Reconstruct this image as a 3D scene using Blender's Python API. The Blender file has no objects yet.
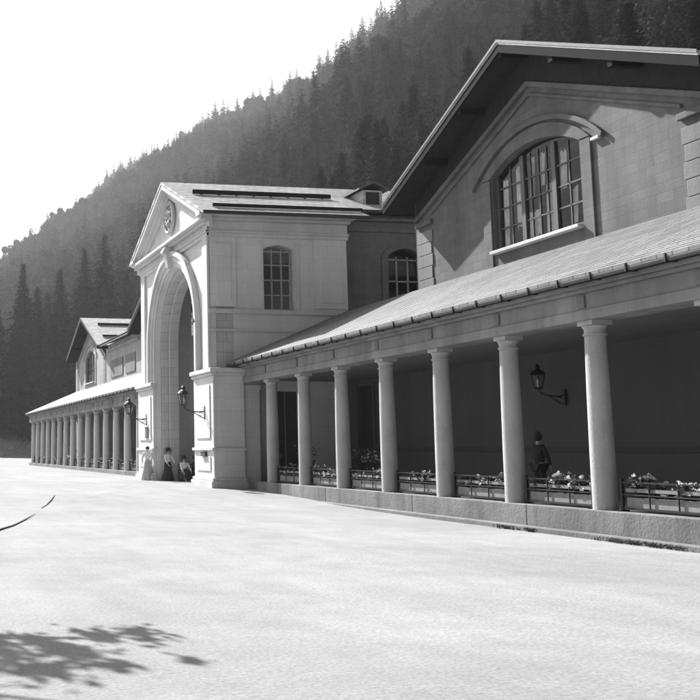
import bpy, bmesh, math, random
from mathutils import Vector, Matrix, noise
random.seed(7)
R = math.radians
scene = bpy.context.scene

# ------------------------------------------------------------------ camera, sky, sun, exposure
def make_camera():
    F, PX, PY, W = 1028.4, 1.38, 326.0, 700.0
    yaw, pit, rol, H = 0.1134, 0.1208, 0.0088, 1.30
    f = Vector((math.sin(yaw)*math.cos(pit), math.cos(yaw)*math.cos(pit), math.sin(pit)))
    r = Vector((math.cos(yaw), -math.sin(yaw), 0)); u = r.cross(f)
    r2 = r*math.cos(rol) + u*math.sin(rol); u2 = u*math.cos(rol) - r*math.sin(rol)
    m = Matrix((r2, u2, -f)).transposed().to_4x4(); m.translation = Vector((0, 0, H))
    cd = bpy.data.cameras.new('camera'); co = bpy.data.objects.new('camera', cd)
    scene.collection.objects.link(co); co.matrix_world = m
    cd.sensor_width = 36; cd.sensor_fit = 'HORIZONTAL'; cd.lens = F/W*36
    cd.shift_x = (350-PX)/W; cd.shift_y = (PY-350)/W
    cd.clip_start = 0.1; cd.clip_end = 6000
    scene.camera = co
make_camera()
SUN = Vector((-1.0, 3.2, 2.8)).normalized()
elev = math.asin(SUN.z); azim = math.atan2(SUN.x, SUN.y)
world = bpy.data.worlds.new('World'); scene.world = world; world.use_nodes = True
nt = world.node_tree; nt.nodes.clear()
sk = nt.nodes.new('ShaderNodeTexSky'); sk.sky_type = 'NISHITA'; sk.sun_disc = False
sk.sun_elevation = elev; sk.sun_rotation = azim; sk.air_density = 1.2; sk.dust_density = 4.0
bw = nt.nodes.new('ShaderNodeRGBToBW'); bg = nt.nodes.new('ShaderNodeBackground'); wo = nt.nodes.new('ShaderNodeOutputWorld')
bg.inputs[1].default_value = 0.055
nt.links.new(sk.outputs[0], bw.inputs[0]); nt.links.new(bw.outputs[0], bg.inputs[0]); nt.links.new(bg.outputs[0], wo.inputs[0])
sd = bpy.data.lights.new('sun', 'SUN'); sd.energy = 5.0; sd.angle = R(0.5); sd.color = (1, 1, 1)
so = bpy.data.objects.new('sun', sd); scene.collection.objects.link(so)
so.rotation_euler = SUN.to_track_quat('Z', 'Y').to_euler(); so.location = (-30, 90, 90)
scene.view_settings.view_transform = 'Standard'; scene.view_settings.look = 'None'
scene.view_settings.gamma = 1; scene.view_settings.exposure = 1.3
scene.view_settings.use_curve_mapping = False
scene.cycles.volume_bounces = 0; scene.cycles.max_bounces = 8
scene.cycles.transparent_max_bounces = 24

# ------------------------------------------------------------------ materials (the photograph is black and white: greys only)
def g3(v): return (v, v, v, 1)
class N:
    def __init__(s, name):
        s.m = bpy.data.materials.new(name); s.m.use_nodes = True; s.t = s.m.node_tree; s.n = s.t.nodes; s.l = s.t.links
        s.b = s.n['Principled BSDF']; s.co = s.n.new('ShaderNodeTexCoord'); s.o = s.co.outputs['Object']
    def noise(s, scale, det=4, vec=None, rough=.6):
        x = s.n.new('ShaderNodeTexNoise'); x.inputs['Scale'].default_value = scale; x.inputs['Detail'].default_value = det
        x.inputs['Roughness'].default_value = rough; s.l.new(vec or s.o, x.inputs['Vector']); return x.outputs['Fac']
    def vscale(s, v, vec=None):
        x = s.n.new('ShaderNodeVectorMath'); x.operation = 'MULTIPLY'; s.l.new(vec or s.o, x.inputs[0]); x.inputs[1].default_value = v; return x.outputs[0]
    def math(s, op, a, b=None, c=None, clamp=False):
        x = s.n.new('ShaderNodeMath'); x.operation = op; x.use_clamp = clamp
        for i, v in enumerate((a, b, c)):
            if v is None: continue
            if isinstance(v, (int, float)): x.inputs[i].default_value = v
            else: s.l.new(v, x.inputs[i])
        return x.outputs[0]
    def ramp(s, f, a, b, lo, hi):
        x = s.n.new('ShaderNodeMapRange'); s.l.new(f, x.inputs[0])
        for i, v in enumerate((a, b, lo, hi)): x.inputs[i+1].default_value = v
        return x.outputs[0]
    def col(s, f): s.l.new(f, s.b.inputs['Base Color'])
    def bump(s, f, st, dist=.02):
        x = s.n.new('ShaderNodeBump'); x.inputs['Strength'].default_value = st; x.inputs['Distance'].default_value = dist
        s.l.new(f, x.inputs['Height']); s.l.new(x.outputs[0], s.b.inputs['Normal'])
    def uv(s, su=1, sv=1, slope=0):
        sp = s.n.new('ShaderNodeSeparateXYZ'); s.l.new(s.o, sp.inputs[0]); cb = s.n.new('ShaderNodeCombineXYZ')
        if slope: u = sp.outputs[1] if slope == 'y' else sp.outputs[0]
        else: u = s.math('ADD', sp.outputs[0], sp.outputs[1])
        s.l.new(s.math('MULTIPLY', u, su), cb.inputs[0]); s.l.new(s.math('MULTIPLY', sp.outputs[2], sv), cb.inputs[1]); return cb.outputs[0]
    def brick(s, vec, w, h, mort, c1, c2, cm, off=.5):
        x = s.n.new('ShaderNodeTexBrick'); s.l.new(vec, x.inputs['Vector']); x.offset = off
        x.inputs['Scale'].default_value = 1; x.inputs['Brick Width'].default_value = w; x.inputs['Row Height'].default_value = h
        x.inputs['Mortar Size'].default_value = mort; x.inputs['Mortar Smooth'].default_value = .3
        x.inputs['Color1'].default_value = g3(c1); x.inputs['Color2'].default_value = g3(c2); x.inputs['Mortar'].default_value = g3(cm)
        q = s.n.new('ShaderNodeRGBToBW'); s.l.new(x.outputs['Color'], q.inputs[0]); return q.outputs[0]
def stone(name, v, brick=None, stain=.3, rough=.85, slope=0, mort=.01, vary=.06, bump=.35, mdark=.72):
    k = N(name); k.b.inputs['Roughness'].default_value = rough
    big = k.ramp(k.noise(.55, 5), .3, .7, 1-stain*.5, 1+stain*.25)
    streak = k.ramp(k.noise(1.0, 5, k.vscale((2.2, 2.2, .22))), .42, .72, 1, 1-stain*.55)
    fine = k.ramp(k.noise(28, 6), .2, .8, .88, 1.1)
    f = k.math('MULTIPLY', k.math('MULTIPLY', big, streak), fine)
    if brick:
        br = k.brick(k.uv(1, 1 if not slope else 2.4, slope), brick[0], brick[1], mort, 1-vary, 1+vary, mdark)
        f = k.math('MULTIPLY', f, br); k.bump(k.math('ADD', k.math('MULTIPLY', br, .7), k.math('MULTIPLY', k.noise(22, 6), .5)), bump, .02)
    else: k.bump(k.noise(22, 6), bump, .015)
    k.col(k.math('MULTIPLY', f, v, clamp=True)); return k.m
def plain(name, v, rough=.6, metal=0, vary=.2, sc=6):
    k = N(name); k.b.inputs['Roughness'].default_value = rough; k.b.inputs['Metallic'].default_value = metal
    k.col(k.math('MULTIPLY', k.ramp(k.noise(sc, 4), .3, .7, 1-vary, 1+vary), v, clamp=True)); k.bump(k.noise(sc*6, 3), .15, .005); return k.m
M = {}
M['ashlar'] = stone('ashlar_stone', .62, (1.05, .42), .22, mort=.006, vary=.035, mdark=.8)
M['pale'] = stone('pale_moulded_stone', .58, None, .3)
M['voussoir'] = stone('voussoir_stone', .46, (.7, .34), .2, mort=.012, vary=.07)
M['render'] = stone('grey_render', .13, (.44, .2), .6, mort=.009, vary=.1, mdark=.82)
M['render_pale'] = stone('pale_wing_render', .34, (.44, .2), .4, mort=.009, vary=.08, mdark=.85)
M['quoin'] = stone('quoin_stone', .2, None, .5)
M['nave'] = stone('shade_toned_render', .17, (.42, .2), .5, mort=.008, vary=.08, mdark=.85)  # base tone darkened to carry the shade of the narrow court
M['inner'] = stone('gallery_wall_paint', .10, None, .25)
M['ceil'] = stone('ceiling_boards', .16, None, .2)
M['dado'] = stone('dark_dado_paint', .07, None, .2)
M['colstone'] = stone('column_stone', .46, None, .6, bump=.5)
M['entab'] = stone('weathered_shaded_entablature', .24, None, .7, bump=.5)  # base tone includes the roof overhang's shade, beside the weather stains
M['plinth'] = stone('granite_plinth', .20, None, .9, bump=.8)
M['slate'] = stone('pale_slates', .20, (.30, .42), .3, rough=.6, slope='y', mort=.022, vary=.22, mdark=.5, bump=.7)
M['slate_x'] = stone('pale_roof_slates', .46, (.30, .42), .3, rough=.6, slope='x', mort=.02, vary=.15, mdark=.6)
M['timber'] = plain('dark_timber', .018, .8)
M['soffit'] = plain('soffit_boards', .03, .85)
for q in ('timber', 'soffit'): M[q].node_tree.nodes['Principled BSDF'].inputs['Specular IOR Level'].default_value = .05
M['iron'] = plain('black_iron', .02, .5, .3)
M['lead'] = plain('lead_gutter', .09, .5, .3)
M['frame'] = plain('window_frame_paint', .06, .6)
M['paleframe'] = plain('pale_window_paint', .3, .6)
M['dark'] = plain('unlit_hollow_paint', .02, .9)  # near-black colour standing for an unlit inside
M['door'] = plain('dark_door_paint', .035, .55)
M['curtain'] = plain('muslin_curtain', .75, .95, 0, .3, 3)
M['floor'] = stone('floor_flags', .25, None, .4)
M['board'] = plain('painted_trough_board', .2, .8)
M['white'] = plain('white_cloth', .75, .9, 0, .12, 9)
M['greydress'] = plain('pale_grey_cloth', .42, .9, 0, .15, 9)
M['darkcloth'] = plain('dark_wool', .03, .95)
M['skin'] = plain('skin', .38, .6, 0, .06)
M['hair'] = plain('dark_hair', .02, .6)
M['straw'] = plain('straw_hat', .6, .85)
M['bark'] = stone('bark', .07, None, .5, bump=1.0)
def glass(name, tr):
    m = bpy.data.materials.new(name); m.use_nodes = True; t = m.node_tree; t.nodes.clear()
    a = t.nodes.new('ShaderNodeBsdfTransparent'); a.inputs[0].default_value = g3(tr); b = t.nodes.new('ShaderNodeBsdfGlossy'); b.inputs[0].default_value = g3(.6)
    b.inputs['Roughness'].default_value = .06; fr = t.nodes.new('ShaderNodeFresnel'); fr.inputs[0].default_value = 1.35
    mx = t.nodes.new('ShaderNodeMixShader'); o = t.nodes.new('ShaderNodeOutputMaterial')
    nz = t.nodes.new('ShaderNodeTexNoise'); nz.inputs['Scale'].default_value = 1.2; nz.inputs['Detail'].default_value = 0; bp = t.nodes.new('ShaderNodeBump'); bp.inputs['Strength'].default_value = .04
    tc = t.nodes.new('ShaderNodeTexCoord'); t.links.new(tc.outputs['Object'], nz.inputs['Vector'])
    t.links.new(nz.outputs['Fac'], bp.inputs['Height']); t.links.new(bp.outputs[0], b.inputs['Normal'])
    t.links.new(fr.outputs[0], mx.inputs[0]); t.links.new(a.outputs[0], mx.inputs[1]); t.links.new(b.outputs[0], mx.inputs[2]); t.links.new(mx.outputs[0], o.inputs[0]); return m
M['glass'] = glass('old_window_glass', .88)
def leafmat(name, v, vary=.5, trans=.35):
    k = N(name); k.b.inputs['Roughness'].default_value = .65; k.b.inputs['Specular IOR Level'].default_value = .08
    oi = k.n.new('ShaderNodeObjectInfo'); f = k.ramp(k.noise(1.3, 3), .3, .7, 1-vary, 1+vary)
    f = k.math('MULTIPLY', f, k.ramp(oi.outputs['Random'], 0, 1, .35, 1.75)); c = k.math('MULTIPLY', f, v, clamp=True); k.col(c)
    tl = k.n.new('ShaderNodeBsdfTranslucent'); k.l.new(c, tl.inputs[0]); mx = k.n.new('ShaderNodeMixShader'); mx.inputs[0].default_value = trans
    df = k.n.new('ShaderNodeBsdfDiffuse'); k.l.new(c, df.inputs[0]); k.l.new(df.outputs[0], mx.inputs[1]); k.l.new(tl.outputs[0], mx.inputs[2]); k.l.new(mx.outputs[0], k.n['Material Output'].inputs[0]); return k.m
M['needles'] = leafmat('spruce_needles', .02, .6, .1)
M['leaf'] = leafmat('broad_leaves', .075)
M['wood'] = leafmat('forest_foliage', .030, .6, .12)
M['plantleaf'] = leafmat('geranium_leaves', .055)
M['blossom'] = leafmat('pale_blossom', .45, .2, .3)
def gravel():
    k = N('pale_gravel'); k.b.inputs['Roughness'].default_value = .95; k.b.inputs['Specular IOR Level'].default_value = .2
    big = k.ramp(k.noise(.3, 6), .35, .65, .86, 1.06)
    mid = k.ramp(k.noise(1.7, 6), .3, .7, .9, 1.06)
    tr = k.ramp(k.noise(1, 5, k.vscale((1.1, .16, 1))), .38, .66, 1.02, .93)
    tr2 = k.ramp(k.noise(3, 4, k.vscale((1.6, .25, 1))), .4, .62, 1.01, .96)
    fine = k.ramp(k.noise(38, 8, rough=.75), .25, .75, .6, 1.3)
    vo = k.n.new('ShaderNodeTexVoronoi'); vo.inputs['Scale'].default_value = 26; k.l.new(k.o, vo.inputs['Vector'])
    peb = k.ramp(vo.outputs['Distance'], .0, .22, .78, 1.0)
    f = big
    for q in (mid, tr, tr2, fine, peb): f = k.math('MULTIPLY', f, q)
    k.col(k.math('MULTIPLY', f, .295, clamp=True))
    k.bump(k.math('ADD', k.math('ADD', k.noise(38, 8, rough=.75), k.math('MULTIPLY', vo.outputs['Distance'], -.6)), k.math('MULTIPLY', k.noise(2.5, 4), 1.5)), .42, .02); return k.m
M['gravel'] = gravel()
M['grass'] = stone('rough_grass_bank', .32, None, .9, bump=1.0)
M['hill'] = stone('forest_floor', .04, None, .8, bump=.5)

# ------------------------------------------------------------------ builders
ORG = {}
def tag(o, label=None, cat=None, group=None, kind=None):
    if label: o['label'] = label
    if cat: o['category'] = cat
    if group: o['group'] = group
    if kind: o['kind'] = kind
    return o
def thing(name, loc, label, cat, group=None, rz=0):
    o = bpy.data.objects.new(name, None); scene.collection.objects.link(o); o.location = loc; o.rotation_euler.z = rz
    o.empty_display_size = .3; ORG[o.name] = Vector(loc); return tag(o, label, cat, group)
class MB:
    def __init__(s): s.b = bmesh.new()
    def box(s, x0, x1, y0, y1, z0, z1):
        v = [s.b.verts.new(p) for p in ((x0,y0,z0),(x1,y0,z0),(x1,y1,z0),(x0,y1,z0),(x0,y0,z1),(x1,y0,z1),(x1,y1,z1),(x0,y1,z1))]
        for f in ((0,3,2,1),(4,5,6,7),(0,1,5,4),(1,2,6,5),(2,3,7,6),(3,0,4,7)): s.b.faces.new([v[i] for i in f])
        return s
    def face(s, pts): s.b.faces.new([s.b.verts.new(p) for p in pts]); return s
    def prism(s, pts, off):
        off = Vector(off); a = [s.b.verts.new(p) for p in pts]; b = [s.b.verts.new(Vector(p)+off) for p in pts]; n = len(pts)
        s.b.faces.new(a); s.b.faces.new(b[::-1])
        for i in range(n): s.b.faces.new((a[i], b[i], b[(i+1) % n], a[(i+1) % n]))
        return s
    def tube(s, pts, rad, n=10, cap=True):
        pts = [Vector(p) for p in pts]; rad = rad if isinstance(rad, (list, tuple)) else [rad]*len(pts); rings = []
        for i, p in enumerate(pts):
            d = (pts[min(i+1, len(pts)-1)] - pts[max(i-1, 0)]).normalized(); a = Vector((0, 0, 1)) if abs(d.z) < .9 else Vector((1, 0, 0))
            u = d.cross(a).normalized(); w = d.cross(u)
            rings.append([s.b.verts.new(p + (u*math.cos(t) + w*math.sin(t))*rad[i]) for t in [2*math.pi*k/n for k in range(n)]])
        for i in range(len(rings)-1):
            for k in range(n): s.b.faces.new((rings[i][k], rings[i][(k+1) % n], rings[i+1][(k+1) % n], rings[i+1][k]))
        if cap: s.b.faces.new(rings[0][::-1]); s.b.faces.new(rings[-1])
        return s
    def lathe(s, c, prof, n=24, sx=1, sy=1, fold=None, cap=True):
        rings = []
        for (r, z) in prof:
            rings.append([s.b.verts.new((c[0]+r*sx*math.cos(t)*(1 if not fold else fold(t, z)), c[1]+r*sy*math.sin(t)*(1 if not fold else fold(t, z)), c[2]+z)) for t in [2*math.pi*k/n for k in range(n)]])
        for i in range(len(rings)-1):
            for k in range(n): s.b.faces.new((rings[i][k], rings[i][(k+1) % n], rings[i+1][(k+1) % n], rings[i+1][k]))
        if cap: s.b.faces.new(rings[0][::-1]); s.b.faces.new(rings[-1])
        return s
    def panel(s, outer, holes, axis, c0, c1):
        """flat polygon with holes; axis 'x': points are (y,z) from x=c0 to c1; axis 'y': points are (x,z)"""
        t = bmesh.new(); es = []
        for loop in [outer]+list(holes):
            vs = [t.verts.new((a, b, 0)) for a, b in loop]
            for i in range(len(vs)): es.append(t.edges.new((vs[i], vs[(i+1) % len(vs)])))
        bmesh.ops.triangle_fill(t, use_beauty=True, use_dissolve=False, edges=es, normal=(0, 0, 1))
        P = (lambda a, b, c: (c, a, b)) if axis == 'x' else (lambda a, b, c: (a, c, b))
        A = {v: s.b.verts.new(P(v.co.x, v.co.y, c0)) for v in t.verts}; B = {v: s.b.verts.new(P(v.co.x, v.co.y, c1)) for v in t.verts}
        for f in t.faces: s.b.faces.new([A[v] for v in f.verts]); s.b.faces.new([B[v] for v in reversed(f.verts)])
        for e in t.edges:
            if len(e.link_faces) == 1: v, w = e.verts; s.b.faces.new((A[v], A[w], B[w], B[v]))
        t.free(); return s
    def build(s, name, mat, parent=None, smooth=False, bev=0, local=False):
        if len(s.b.faces) > 1: bmesh.ops.recalc_face_normals(s.b, faces=s.b.faces)
        me = bpy.data.meshes.new(name)
        o = bpy.data.objects.new(name, me); scene.collection.objects.link(o)
        if parent:
            o.parent = parent; og = ORG.get(parent.name, Vector((0, 0, 0))); ORG[o.name] = og
            if not local:
                for v in s.b.verts: v.co -= og
        s.b.to_mesh(me); s.b.free(); me.materials.append(M[mat])
        if smooth:
            for p in me.polygons: p.use_smooth = True
            me.set_sharp_from_angle(angle=R(40))
        if bev:
            m = o.modifiers.new('bevel', 'BEVEL'); m.width = bev; m.segments = 2; m.limit_method = 'ANGLE'; m.angle_limit = R(40)
        return o
def copy_tree(o, parent=None):
    c = o.copy(); scene.collection.objects.link(c)
    if parent: c.parent = parent; c.matrix_parent_inverse = o.matrix_parent_inverse.copy()
    for ch in list(o.children): copy_tree(ch, c)
    return c
def coursed(a, b, n, lip, t):
    """profile of a slated slope from eave point a up to ridge point b in 2-D, one small lip per course"""
    a = Vector(a); b = Vector(b); d = b-a; nn = Vector((-d.y, d.x)).normalized(); nn = nn if nn.y > 0 else -nn; P = []
    for i in range(n): P += [a+d*(i/n)+nn*lip, a+d*((i+1)/n)-d.normalized()*.001]
    return [(p.x, p.y) for p in P]+[(b.x, b.y-t), (a.x, a.y-t)]
def arc(cy, cz, r, a0, a1, n=24): return [(cy+r*math.cos(R(a0+(a1-a0)*i/n)), cz+r*math.sin(R(a0+(a1-a0)*i/n))) for i in range(n+1)]
def arch_poly(cy, half, z0, zs, r=None, crown=None, n=20):
    """opening outline, semicircular (r None) or segmental with given crown height"""
    if crown is None: return [(cy-half, z0), (cy+half, z0)] + arc(cy, zs, half, 0, 180, n)
    h = crown-zs; rr = (half*half+h*h)/(2*h); a = math.degrees(math.asin(half/rr)); return [(cy-half, z0), (cy+half, z0)] + arc(cy, crown-rr, rr, 90-a, 90+a, n)
def gz(x, y):
    t = min(1, max(0, (y-20)/14)); z = .23*t*t*(3-2*t)
    if y > 120: 
        t = min(1, max(0, (y-162)/9)); z += 4.2*t*t*(3-2*t)
    return z

# ------------------------------------------------------------------ ground, bank, hillside
def ground():
    xs = [-900, -400, -200, -100, -60, -40]+[-30+i*2 for i in range(46)]+[80, 120]; ys = [-150, -60, -20]+[-10+i*2.5 for i in range(90)]+[230, 300, 450, 700, 1100, 1700]
    b = bmesh.new(); vs = [[b.verts.new((x, y, gz(x, y)+(.5*noise.noise(Vector((x*.12, y*.12, 0))) if y > 165 else .03*noise.noise(Vector((x*.3, y*.3, 1))) if x < 10 else 0))) for x in xs] for y in ys]
    for j in range(len(ys)-1):
        for i in range(len(xs)-1):
            f = b.faces.new((vs[j][i], vs[j][i+1], vs[j+1][i+1], vs[j+1][i])); f.material_index = 1 if ys[j] >= 160 else 0; f.smooth = True
    me = bpy.data.meshes.new('ground'); b.to_mesh(me); b.free(); me.materials.append(M['gravel']); me.materials.append(M['grass'])
    o = bpy.data.objects.new('ground', me); scene.collection.objects.link(o); tag(o, kind='structure')
ground()
FOOT = [(46, -80, -1), (42, 0, -1), (40, 60, -1), (40, 110, -1), (38, 160, -1), (30, 200, 3), (10, 245, 3), (-20, 330, 3), (-50, 600, 3), (-70, 1000, 3), (-80, 1600, 3)]
CREST = [(300, -100, 262), (288, 120, 255), (288.4, 240, 235), (266.4, 290, 215), (250.4, 340, 203), (240.5, 400, 192), (231, 480, 184), (218, 590, 195), (206, 680, 203), (184, 800, 203), (160, 950, 193), (125, 1150, 178), (74, 1550, 178), (20, 1900, 172)]
def sample(L, t):
    t *= len(L)-1; i = min(int(t), len(L)-2); f = t-i; return Vector(L[i]).lerp(Vector(L[i+1]), f)
def hill_pt(u, v):
    a = sample(FOOT, u); c = sample(CREST, u); p = a.lerp(c, v)
    w = math.sin(v*math.pi)**.7 if 0 < v < 1 else 0
    n = noise.fractal(Vector((p.x*.012, p.y*.012, 3.3)), 1.0, 2.0, 4); p.z += 14*n*w + v*4*noise.noise(Vector((u*30, 0, 5)))
    return p
def hillside():
    b = bmesh.new(); NU, NV = 130, 40
    vs = [[b.verts.new(hill_pt(i/NU, j/NV)) for i in range(NU+1)] for j in range(NV+1)]
    back = [b.verts.new(sample(CREST, i/NU)+Vector((200, 60, -160))) for i in range(NU+1)]; vs.append(back)
    for j in range(NV+1):
        for i in range(NU): f = b.faces.new((vs[j][i], vs[j][i+1], vs[j+1][i+1], vs[j+1][i])); f.smooth = True
    me = bpy.data.meshes.new('hillside'); b.to_mesh(me); b.free(); me.materials.append(M['hill'])
    o = bpy.data.objects.new('hillside', me); scene.collection.objects.link(o); tag(o, kind='structure')
hillside()

# ------------------------------------------------------------------ trees
def quad_cloud(pts, name, mat):
    """pts: (centre, size, normal, aspect) -> one mesh of leaf-sized quads"""
    V = []; Fc = []
    for c, s, n, a in pts:
        n = n.normalized(); u = n.orthogonal().normalized(); u = Matrix.Rotation(random.random()*6.28, 3, n) @ u; w = n.cross(u)
        k = len(V); V += [c-u*s-w*s*a*.5, c+u*s*.2-w*s*a, c+u*s*1.1, c+u*s*.1+w*s*a]; Fc.append((k, k+1, k+2, k+3))
    me = bpy.data.meshes.new(name); me.from_pydata([tuple(v) for v in V], [], Fc); me.materials.append(M[mat]); return me
def spruce_pts(h, r, levels, per, rng, sub=4, base=.1, cap=.62):
    P = []
    for i in range(levels):
        t = i/levels; z = h*(base+(1-base)*t); L = r*((1-t)**.85)*(.75+.5*rng.random())+.12*r*.2
        for k in range(per if t < .8 else max(4, per//2)):
            a = rng.random()*6.283; Lk = L*(.55+.6*rng.random()); dr = .25+.35*rng.random()
            for j in range(sub):
                f = (j+.7)/sub; d = Lk*f; zz = z - dr*d*f*1.0 + .12*d
                c = Vector((math.cos(a)*d, math.sin(a)*d, zz)) + Vector((rng.gauss(0, .04*r), rng.gauss(0, .04*r), rng.gauss(0, .03*r)))
                P.append((c, min(cap, Lk/sub*(.75+.4*rng.random())+.1), Vector((math.cos(a)*.5+rng.gauss(0, .35), math.sin(a)*.5+rng.gauss(0, .35), 1)), .55))
    P.append((Vector((0, 0, h)), .5*r*.2, Vector((1, 0, 0)), .3)); return P
def round_pts(h, r, n, rng, size, lobes=9, low=.3, jit=.5):
    cs = [(Vector((rng.gauss(0, r*.42), rng.gauss(0, r*.42), h*(low+.12+(1-low-.22)*rng.random()))), r*(.32+.3*rng.random())) for _ in range(lobes)]
    cs.append((Vector((0, 0, h*.86)), r*.4)); P = []
    for _ in range(n):
        c, q = cs[rng.randrange(len(cs))]; d = Vector((rng.gauss(0, 1), rng.gauss(0, 1), rng.gauss(0, 1))).normalized(); rr = q*(rng.random()**.35)
        P.append((c+d*rr, size*(.6+.8*rng.random()), d+Vector((rng.gauss(0, jit), rng.gauss(0, jit), .35+rng.gauss(0, jit))), .6))
    return P
rng = random.Random(3)
kinds = bpy.data.collections.new('forest_tree_kinds')      # source crowns for the wood, never linked into the scene
for i in range(7):
    pts = spruce_pts(1.0*20, 3.2+rng.random()*.9, 30, 11, rng, 4, .05) if i < 4 else round_pts(15, 4.8, 2400, rng, .42, 9, .1, .25)
    kinds.objects.link(bpy.data.objects.new('forest_tree', quad_cloud(pts, 'forest_tree', 'wood')))
for i in range(3):                                         # finer crowns for the trees close behind the roofs
    pts = spruce_pts(20, 3.8, 60, 22, rng, 8, .03, .2) if i < 2 else round_pts(15, 4.8, 15000, rng, .15, 22, .05)
    kinds.objects.link(bpy.data.objects.new('forest_tree_fine', quad_cloud(pts, 'forest_tree_fine', 'wood')))
def forest():
    rr = random.Random(11); P = []; S = []; Rz = []; I = []
    def sil(u): return 1
    for _ in range(11000):
        u = rr.random(); v = rr.random()**.9
        p = hill_pt(u, v)
        if v < .02: continue
        if p.y < 30 and rr.random() < .4: continue
        n = noise.noise(Vector((p.x*.02, p.y*.02, 9)))
        P.append((p.x, p.y, p.z-.8)); S.append((.75+.65*rr.random())*(1.15 if v > .97 else 1)*(.9+.3*n)); Rz.append(rr.random()*6.28)
        I.append(7+rr.randrange(3) if p.y < 200 and p.x < 200 else rr.randrange(4) if n+rr.gauss(0, .25) > .12 else 4+rr.randrange(3))
    for _ in range(900):                               # the crest itself stays closed with trees
        u = rr.random(); p = hill_pt(u, .985+.015*rr.random()); P.append((p.x, p.y, p.z-1)); S.append(.55+.95*rr.random()**2.5); Rz.append(rr.random()*6.28); I.append(rr.choice((0, 1, 2, 3, 4, 5)))
    me = bpy.data.meshes.new('forest'); me.from_pydata(P, [], [])
    for nm, ty, dat in (('scl', 'FLOAT', S), ('rot', 'FLOAT', Rz), ('idx', 'INT', I)):
        a = me.attributes.new(nm, ty, 'POINT'); a.data.foreach_set('value', dat)
    o = bpy.data.objects.new('forest', me); scene.collection.objects.link(o)
    t = bpy.data.node_groups.new('forest_scatter', 'GeometryNodeTree')
    t.interface.new_socket('Geometry', in_out='INPUT', socket_type='NodeSocketGeometry'); t.interface.new_socket('Geometry', in_out='OUTPUT', socket_type='NodeSocketGeometry')
    gi = t.nodes.new('NodeGroupInput'); go = t.nodes.new('NodeGroupOutput'); mp = t.nodes.new('GeometryNodeMeshToPoints'); ip = t.nodes.new('GeometryNodeInstanceOnPoints'); ci = t.nodes.new('GeometryNodeCollectionInfo')
    ci.inputs['Collection'].default_value = kinds; ci.inputs['Separate Children'].default_value = True; ci.inputs['Reset Children'].default_value = True
    def att(nm, ty):
        x = t.nodes.new('GeometryNodeInputNamedAttribute'); x.data_type = ty; x.inputs['Name'].default_value = nm; return x.outputs['Attribute']
    cb = t.nodes.new('ShaderNodeCombineXYZ'); t.links.new(att('rot', 'FLOAT'), cb.inputs[2])
    L = t.links.new; L(gi.outputs[0], mp.inputs['Mesh']); L(mp.outputs[0], ip.inputs['Points']); L(ci.outputs[0], ip.inputs['Instance']); ip.inputs['Pick Instance'].default_value = True
    L(att('idx', 'INT'), ip.inputs['Instance Index']); L(cb.outputs[0], ip.inputs['Rotation']); L(att('scl', 'FLOAT'), ip.inputs['Scale']); L(ip.outputs[0], go.inputs[0])
    m = o.modifiers.new('scatter', 'NODES'); m.node_group = t
    tag(o, 'dense dark wood covering the whole mountainside behind the baths', 'forest', kind='stuff')
forest()
def spruce(x, y, h, r, label, cid):
    rg = random.Random(cid); z = gz(x, y)
    t = thing('spruce_tree', (x, y, z), label, 'tree', 'tall spruces behind the far end of the baths')
    MB().tube([(0, 0, -.3), (0, 0, h*.5), (0, 0, h*.97)], [r*.09, r*.055, .02], 8).build('trunk', 'bark', t, local=True)
    me = quad_cloud(spruce_pts(h, r*1.3, 75, 22, rg, 7, .03, .5), 'crown', 'needles'); o = bpy.data.objects.new('crown', me); scene.collection.objects.link(o); o.parent = t
for k, (x, y, h, r, lb) in enumerate([
    (19.3, 176, 23, 3.6, 'dark spruce cut by the left edge of the picture, second from the left'),
    (24.1, 178, 30, 4.0, 'tall pointed spruce, highest tip at the far left of the picture'),
    (26.0, 174, 25, 3.6, 'narrow spruce close to the right of the tall pointed one'),
    (31.0, 180, 29.5, 4.2, 'broad spruce directly left of the far gable roof'),
    (35.8, 182, 34, 4.6, 'tall spruce whose tip shows above the far gable ridge'),
    (40.0, 184, 37, 4.8, 'tallest spruce, its tip left of the pediment corner'),
    (44.6, 186, 31, 4.4, 'spruce rising just left of the entrance arch pavilion'),
    (27.6, 168, 19, 3.3, 'shorter spruce in front of the tall row above the gallery roof end'),
    (33.4, 170, 21, 3.5, 'squat spruce half hidden by the far gable wall'),
    (21.6, 170, 17, 3.2, 'small spruce on the grass bank between the two leftmost tall ones'),
    (16.6, 172, 20, 3.3, 'leftmost spruce, only its right side in the picture'),
    (37.6, 172, 24, 3.8, 'dark spruce behind the roof of the distant wing'),
    (48.5, 188, 33, 4.5, 'spruce behind the second far gable, mostly hidden by the pavilion'),
    (29.8, 186, 26, 4.0, 'back row spruce filling the gap before the far gable')]):
    spruce(x, y, h, r, lb, 50+k)
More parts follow.
